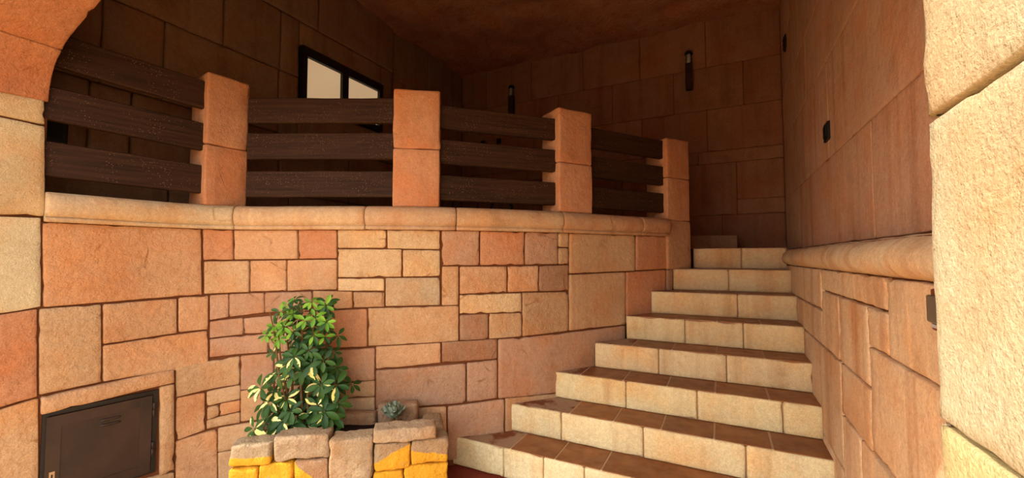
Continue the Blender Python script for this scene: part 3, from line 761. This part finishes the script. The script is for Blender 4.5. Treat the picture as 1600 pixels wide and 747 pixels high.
# side and back blocks
def freeb(p0, p1, w, z0, z1, mat=M_ROCK, tint=TP, amp=.010, r=.03):
    p0, p1 = Vector((*p0, 0)), Vector((*p1, 0)); d = p1 - p0; c = (p0 + p1) / 2
    return block('planter_stone', (c.x, c.y, (z0 + z1) / 2), (d.length, w, z1 - z0), math.atan2(d.y, d.x), mat, planter, tint, r, amp, cell=.04, nsc=14)
e = PL[2] - fn * .14 - fd * .06
bk = Vector((-1.66, 2.16, 0))
freeb((e.x, e.y), (bk.x, bk.y), .12, -.1, .385, M_ROCK, srgb(184, 146, 110))
s_ = PL[0] - fn * .14 + fd * .05
freeb((s_.x, s_.y), (-2.53, 1.66), .11, -.1, .36, M_ROCK, srgb(190, 140, 96))
for xa, xb, zt_ in ((523, 594, .40), (596, 655, .455)):
    pa = W.at(W.hit(xa, 640)[0], .075)[0]; pb = W.at(W.hit(xb, 640)[0], .075)[0]
    freeb((pa.x, pa.y), (pb.x, pb.y), .09, .2, zt_, M_ROCK, srgb(192, 142, 106), .006, .022)
soil_p = [PL[0] - fn * .10 + fd * .06, PL[2] - fn * .10 - fd * .10, bk + Vector((-.06, .0, 0)), W.at(W.hit(560, 640)[0], .03)[0], W.at(W.hit(430, 640)[0], .03)[0], Vector((-2.50, 1.66, 0))]
def soil():
    cx = sum((p for p in soil_p), Vector()) / len(soil_p); v = []; f = []; R_ = 10; K = 6
    ring = []
    for i in range(len(soil_p)):
        a, b = soil_p[i], soil_p[(i + 1) % len(soil_p)]
        for q in range(K): ring.append(a.lerp(b, q / K))
    n = len(ring)
    for r in range(R_):
        for p in ring:
            q = p.lerp(cx, r / R_); v.append((q.x, q.y, .325 + mnoise.noise(q * 22) * .012 + .012 * r / R_))
    v.append((cx.x, cx.y, .34))
    for r in range(R_ - 1):
        for i in range(n): j = (i + 1) % n; f.append((r * n + i, r * n + j, r * n + n + j, r * n + n + i))
    f += [((R_ - 1) * n + i, (R_ - 1) * n + (i + 1) % n, len(v) - 1) for i in range(n)]
    b0 = len(v); v += [(p.x, p.y, .02) for p in ring]
    f += [(b0 + i, b0 + (i + 1) % n, (i + 1) % n, i) for i in range(n)]
    o = mk('soil', v, f, M_SOIL, planter, None, True, True); o['kind'] = 'stuff'; return o
soil()

# ------------------------------------------------------------------ variegated shrub
def leaf_mesh(name, L, wd, mat, curl):
    v = []; f = []; N = 7
    for i in range(N + 1):
        t = i / N; w = wd * (math.sin(math.pi * min(1, t ** .85)) ** .8 * (.45 + .75 * t) if 0 < t < 1 else .02 if t == 0 else .10)
        y = L * (.10 + .90 * t); z = -curl * L * t * t
        for x in (-1, -.5, 0, .5, 1): v.append((x * w, y, z + abs(x) * w * .28))
    v.append((0, 0, 0)); s = len(v) - 1
    for i in range(N):
        for k in range(4): a = i * 5 + k; f.append((a, a + 1, a + 6, a + 5))
    for k in range(4): f.append((s, k + 1, k))
    return mesh_of(name, v, f, mat)
SH = Vector((-2.2, 1.655, .335))
shrub = thing('variegated_shrub', SH, 'bushy upright schefflera with green and cream variegated leaves growing in the stone planter', 'shrub')
LM = {(m, c): leaf_mesh('leaf', .090, .021 if m != 'V' else .023, {'D': M_LEAF_D, 'L': M_LEAF_L, 'V': M_LEAF_V}[m], c) for m in 'DLV' for c in (.08, .30)}
rs = random.Random(11)
right = Vector((_cy, _sy, 0)); toward = Vector((_sy, -_cy, 0))
stems = []
twig = MB()
for k in range(7):
    a = rs.uniform(-.16, .16); b = rs.uniform(-.07, .09); top = SH + right * (a * 1.1) + toward * b + Vector((0, 0, rs.uniform(.5, .72)))
    p0 = SH + right * a * .4 + toward * b * .5; q = [p0.lerp(top, i / 7) + Vector((math.sin(i + k), math.cos(i * 1.3 + k), 0)) * .012 for i in range(8)]
    twig.tube(q, [.009 - .0008 * i for i in range(8)], 6); stems.append(q)
clusters = []
tries = 0
while len(clusters) < 105 and tries < 12000:
    tries += 1
    h = rs.uniform(.01, .78); half = .245 if h < .32 else .19 if h < .6 else .165
    a = rs.uniform(-half, half); 
    if h > .70 and not (-.10 < a < -.02 or .05 < a < .13): continue
    dph = .13 if h < .5 else .11
    b = rs.uniform(-.10, dph)
    p = SH + right * a + toward * b + Vector((0, 0, h))
    if min([(p - q).length for q, _ in clusters] or [9]) < .056: continue
    clusters.append((p, h))
clusters.sort(key=lambda c: -(c[0] - SH).dot(toward))
nleaf = 0; rest = MB()
for p, h in clusters:
    q = min((s for st in stems for s in st), key=lambda s: (s - p + Vector((0, 0, .05))).length)
    out = (p - (SH + Vector((0, 0, h)))); axis = (toward * .75 + out * 2.2 + Vector((0, 0, .55 + rs.uniform(-.2, .3)))).normalized()
    twig.tube([q, q.lerp(p, .5) + Vector((0, 0, .012)), p], .0022, 5)
    n = rs.choice((5, 6, 6, 7)); a0 = rs.uniform(0, 6.28); sc = rs.uniform(.75, 1.08) * (.78 if h > .45 else 1.0)
    u = axis.orthogonal().normalized(); w = axis.cross(u)
    for k in range(n):
        an = a0 + 2 * math.pi * k / n + rs.uniform(-.15, .15)
        rad = (u * math.cos(an) + w * math.sin(an))
        d = (rad * 1.0 + axis * rs.uniform(.05, .40) - Vector((0, 0, .25))).normalized()
        nz = (axis - d * axis.dot(d)).normalized(); x = d.cross(nz)
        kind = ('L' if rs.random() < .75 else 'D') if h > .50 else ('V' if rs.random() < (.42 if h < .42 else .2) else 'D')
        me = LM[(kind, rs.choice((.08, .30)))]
        mtx = Matrix((x, d, nz)).transposed().to_4x4(); s_k = sc * rs.uniform(.8, 1.1)
        mtx = Matrix.Translation(p - SH) @ mtx @ Matrix.Scale(s_k, 4)
        if nleaf < 300:
            o = bpy.data.objects.new('leaf', me); COL.objects.link(o); o.parent = shrub; o.matrix_basis = mtx; nleaf += 1
        else:
            rest.add([Vector(SH) + (mtx @ vv.co) for vv in me.vertices], [tuple(pp.vertices) for pp in me.polygons])
twig.build('stems', M_TWIG, shrub, None, True)
if rest.v:
    o = rest.build('inner_foliage', M_LEAF_D, shrub, None, True); o['kind'] = 'stuff'
# small succulent beside the loose stone
sp = at_z(622, 655, .40)
sp = Vector((-1.80, 1.96, .34))
succ = thing('succulent', sp, 'small grey-green succulent rosette between the planter stones', 'plant')
def succ_leaf():
    v = []; f = []; N = 5
    for i in range(N + 1):
        t = i / N; w = .018 * math.sin(math.pi * (.12 + .80 * t)) ** .7; y = .058 * t; z = .020 * t * t
        for x, dz in ((-1, .004), (0, .0), (1, .004), (0, .007)): v.append((x * w, y, z + dz))
    for i in range(N):
        for k in range(4): a = i * 4 + k; b = i * 4 + (k + 1) % 4; f.append((a, b, b + 4, a + 4))
    f.append((0, 1, 2, 3)); f.append((N * 4 + 3, N * 4 + 2, N * 4 + 1, N * 4))
    return mesh_of('leaf', v, f, M_SUCC)
sm = succ_leaf()
for ring, (n, el, s) in enumerate(((8, .35, 1.55), (7, .75, 1.4), (5, 1.15, 1.0))):
    for k in range(n):
        o = bpy.data.objects.new('leaf', sm); COL.objects.link(o); o.parent = succ
        o.matrix_basis = Matrix.Translation((0, 0, .045 + .012 * ring)) @ Matrix.Rotation(2 * math.pi * k / n + ring * .5, 4, 'Z') @ Matrix.Rotation(el, 4, 'X') @ Matrix.Scale(s, 4)
MB().tube([sp, sp + Vector((0, 0, .06))], .012, 8).build('stem', M_TWIG, succ)

# ------------------------------------------------------------------ window in the far left wall
XW = XL + .05
win = thing('window_1', (XW, 2.985, 2.785), 'black framed window with two daylit cream panes high in the shaded wall', 'window'); win['kind'] = 'structure'
y0, y1, z0, z1 = 2.478, 3.492, 2.783, 3.318
def wbox(name, ya, yb, za, zb, xa, xb, mat, par): return MB().box(((xa + xb) / 2, (ya + yb) / 2, (za + zb) / 2), (xb - xa, yb - ya, zb - za)).build(name, mat, par)
fw = MB()
for ya, yb, za, zb in ((y0, y0 + .05, z0, z1), (y1 - .05, y1, z0, z1), (y0 + .05, y1 - .05, z0, z0 + .05), (y0 + .05, y1 - .05, z1 - .085, z1), (2.93, 3.005, z0 + .05, z1 - .085)):
    fw.box((XW - .01, (ya + yb) / 2, (za + zb) / 2), (.07, yb - ya, zb - za))
fr = fw.build('window_frame', M_BLACK, win)
for ya, yb in ((y0 + .05, 2.93), (3.005, y1 - .05)):
    wbox('pane', ya, yb, z0 + .05, z1 - .085, XW - .02, XW - .012, M_PANE, win)

# ------------------------------------------------------------------ wall lamps, plates and small fixtures
def wall_lamp(X, ztop, zbot, label):
    t = thing('wall_lamp', (X, YB, zbot), label, 'lamp', 'bollard lamps on the back wall')
    zc = ztop - .145; y = YB - .055
    MB().box((X, y, (zbot + zc) / 2), (.074, .074, zc - zbot), 0, .006).build('post', M_WOOD, t)
    MB().box((X, YB - .012, (zbot + zc) / 2), (.05, .03, zc - zbot - .1)).build('wall_bracket', M_BLACK, t)
    g = MB().tube([(X, y, zc), (X, y, ztop - .03)], .024, 12).build('glass_cylinder', M_GLASS, t, None, True)
    for k in range(4):
        a = math.pi / 4 + k * math.pi / 2
        MB().tube([(X + .033 * math.cos(a), y + .033 * math.sin(a), zc), (X + .033 * math.cos(a), y + .033 * math.sin(a), ztop - .03)], .004, 6).build('rod', M_BLACK, t)
    for k in range(3):
        zz = zc + .028 + .032 * k
        MB().tube([(X + .034 * math.cos(i * math.pi / 8), y + .034 * math.sin(i * math.pi / 8), zz) for i in range(16)], .004, 5, True).build('ring', M_SILVER, t, None, True)
    MB().tube([(X, y, ztop - .035), (X, y, ztop - .012), (X, y, ztop)], [.044, .044, .034], 14).build('cap', M_BLACK, t)
    return t
wall_lamp(-.312, 3.745, 3.295, 'dark wooden bollard lamp on the reddish slabs of the back wall, nearer the right wall')
wall_lamp(-2.62, 3.775, 3.325, 'dark bollard lamp in the deep shade of the back wall, above the railing boards')
def plate(name, c, d, label, cat='plate'):
    o = MB().box((0, 0, 0), d, 0, .004)
    t = thing(name, c, label, cat)
    mk('cover', [v + Vector(c) for v in o.v], o.f, M_BLACK, t, None, False)
    return t
q = plate('socket_plate', (XU - .008, 3.163, 2.138), (.02, .118, .112), 'small square black socket plate on the reddish streaked right wall', 'socket')
MB().box((XU - .021, 3.163, 2.138), (.006, .075, .07)).build('flap', M_IRON, q)
t = thing('round_vent', (XU, 4.855, 3.495), 'small round black vent cover high on the right wall near the corner', 'vent')
MB().tube([(XU + .002, 4.855, 3.495), (XU - .012, 4.855, 3.495), (XU - .018, 4.855, 3.495)], [.085, .085, .07], 20).build('rim', M_BLACK, t)
for k in range(3): MB().box((XU - .021, 4.855, 3.455 + .04 * k), (.006, .10, .012)).build('slat', M_IRON, t)
for X, lb_ in ((-3.11, 'small black switch plate on the dark back wall, nearer the corner'), (-2.85, 'small black switch plate on the dark back wall, below the shaded lamp')):
    t = plate('switch_plate', (X, YB - .006, 3.03), (.075, .016, .085), lb_, 'switch')
    MB().box((X, YB - .017, 3.03), (.035, .006, .045)).build('rocker', M_IRON, t)
t = plate('wall_hatch', (XL + .042, .86, 2.10), (.02, .24, .16), 'small black hatch on the shaded wall behind the railing boards by the arch', 'hatch')
MB().box((XL + .054, .86, 2.10), (.005, .19, .11)).build('panel', M_IRON, t)
# step light on the right wall, half hidden behind the sunlit pillar
SL = (1.325, 1.234)
t = thing('step_light', (XR, SL[0], 1.18), 'slim steel step light with a brown frame on the wall beside the sunlit pillar', 'lamp')
MB().box((XR - .016, SL[0], SL[1]), (.022, .088, .100), 0, .003).build('frame', M_RUST, t)
MB().box((XR - .030, SL[0], SL[1] + .002), (.010, .094, .066), 0, .003).build('hood', M_SILVER, t)
MB().box((XR - .0285, SL[0], SL[1] - .038), (.004, .07, .008)).build('lens', M_GLASS, t)

# ------------------------------------------------------------------ low iron table behind the railing
tc = Vector((-2.15, 3.15, 1.585))
t = thing('iron_table', tc, 'low black wrought iron table behind the railing boards', 'table')
MB().tube([tc + Vector((.55 * math.cos(i * math.pi / 14), .30 * math.sin(i * math.pi / 14), .36)) for i in range(28)], .016, 6, True).build('rim', M_IRON, t, None, True)
for k in range(5):
    y = -.2 + .1 * k; w = .55 * math.sqrt(1 - (y / .3) ** 2)
    MB().box(tc + Vector((0, y, .36)), (2 * w, .03, .012)).build('slat', M_IRON, t)
for sx in (-1, 1):
    for sy in (-1, 1):
        MB().tube([tc + Vector((sx * (.36 + .10 * math.sin(i * .5)), sy * .18, .36 - .36 * i / 8)) for i in range(9)], .011, 6).build('leg', M_IRON, t, None, True)
    MB().tube([tc + Vector((sx * .2 + .13 * math.cos(i * math.pi / 10), -.19, .22 + .10 * math.sin(i * math.pi / 10))) for i in range(20)], .008, 6, True).build('scroll', M_IRON, t, None, True)
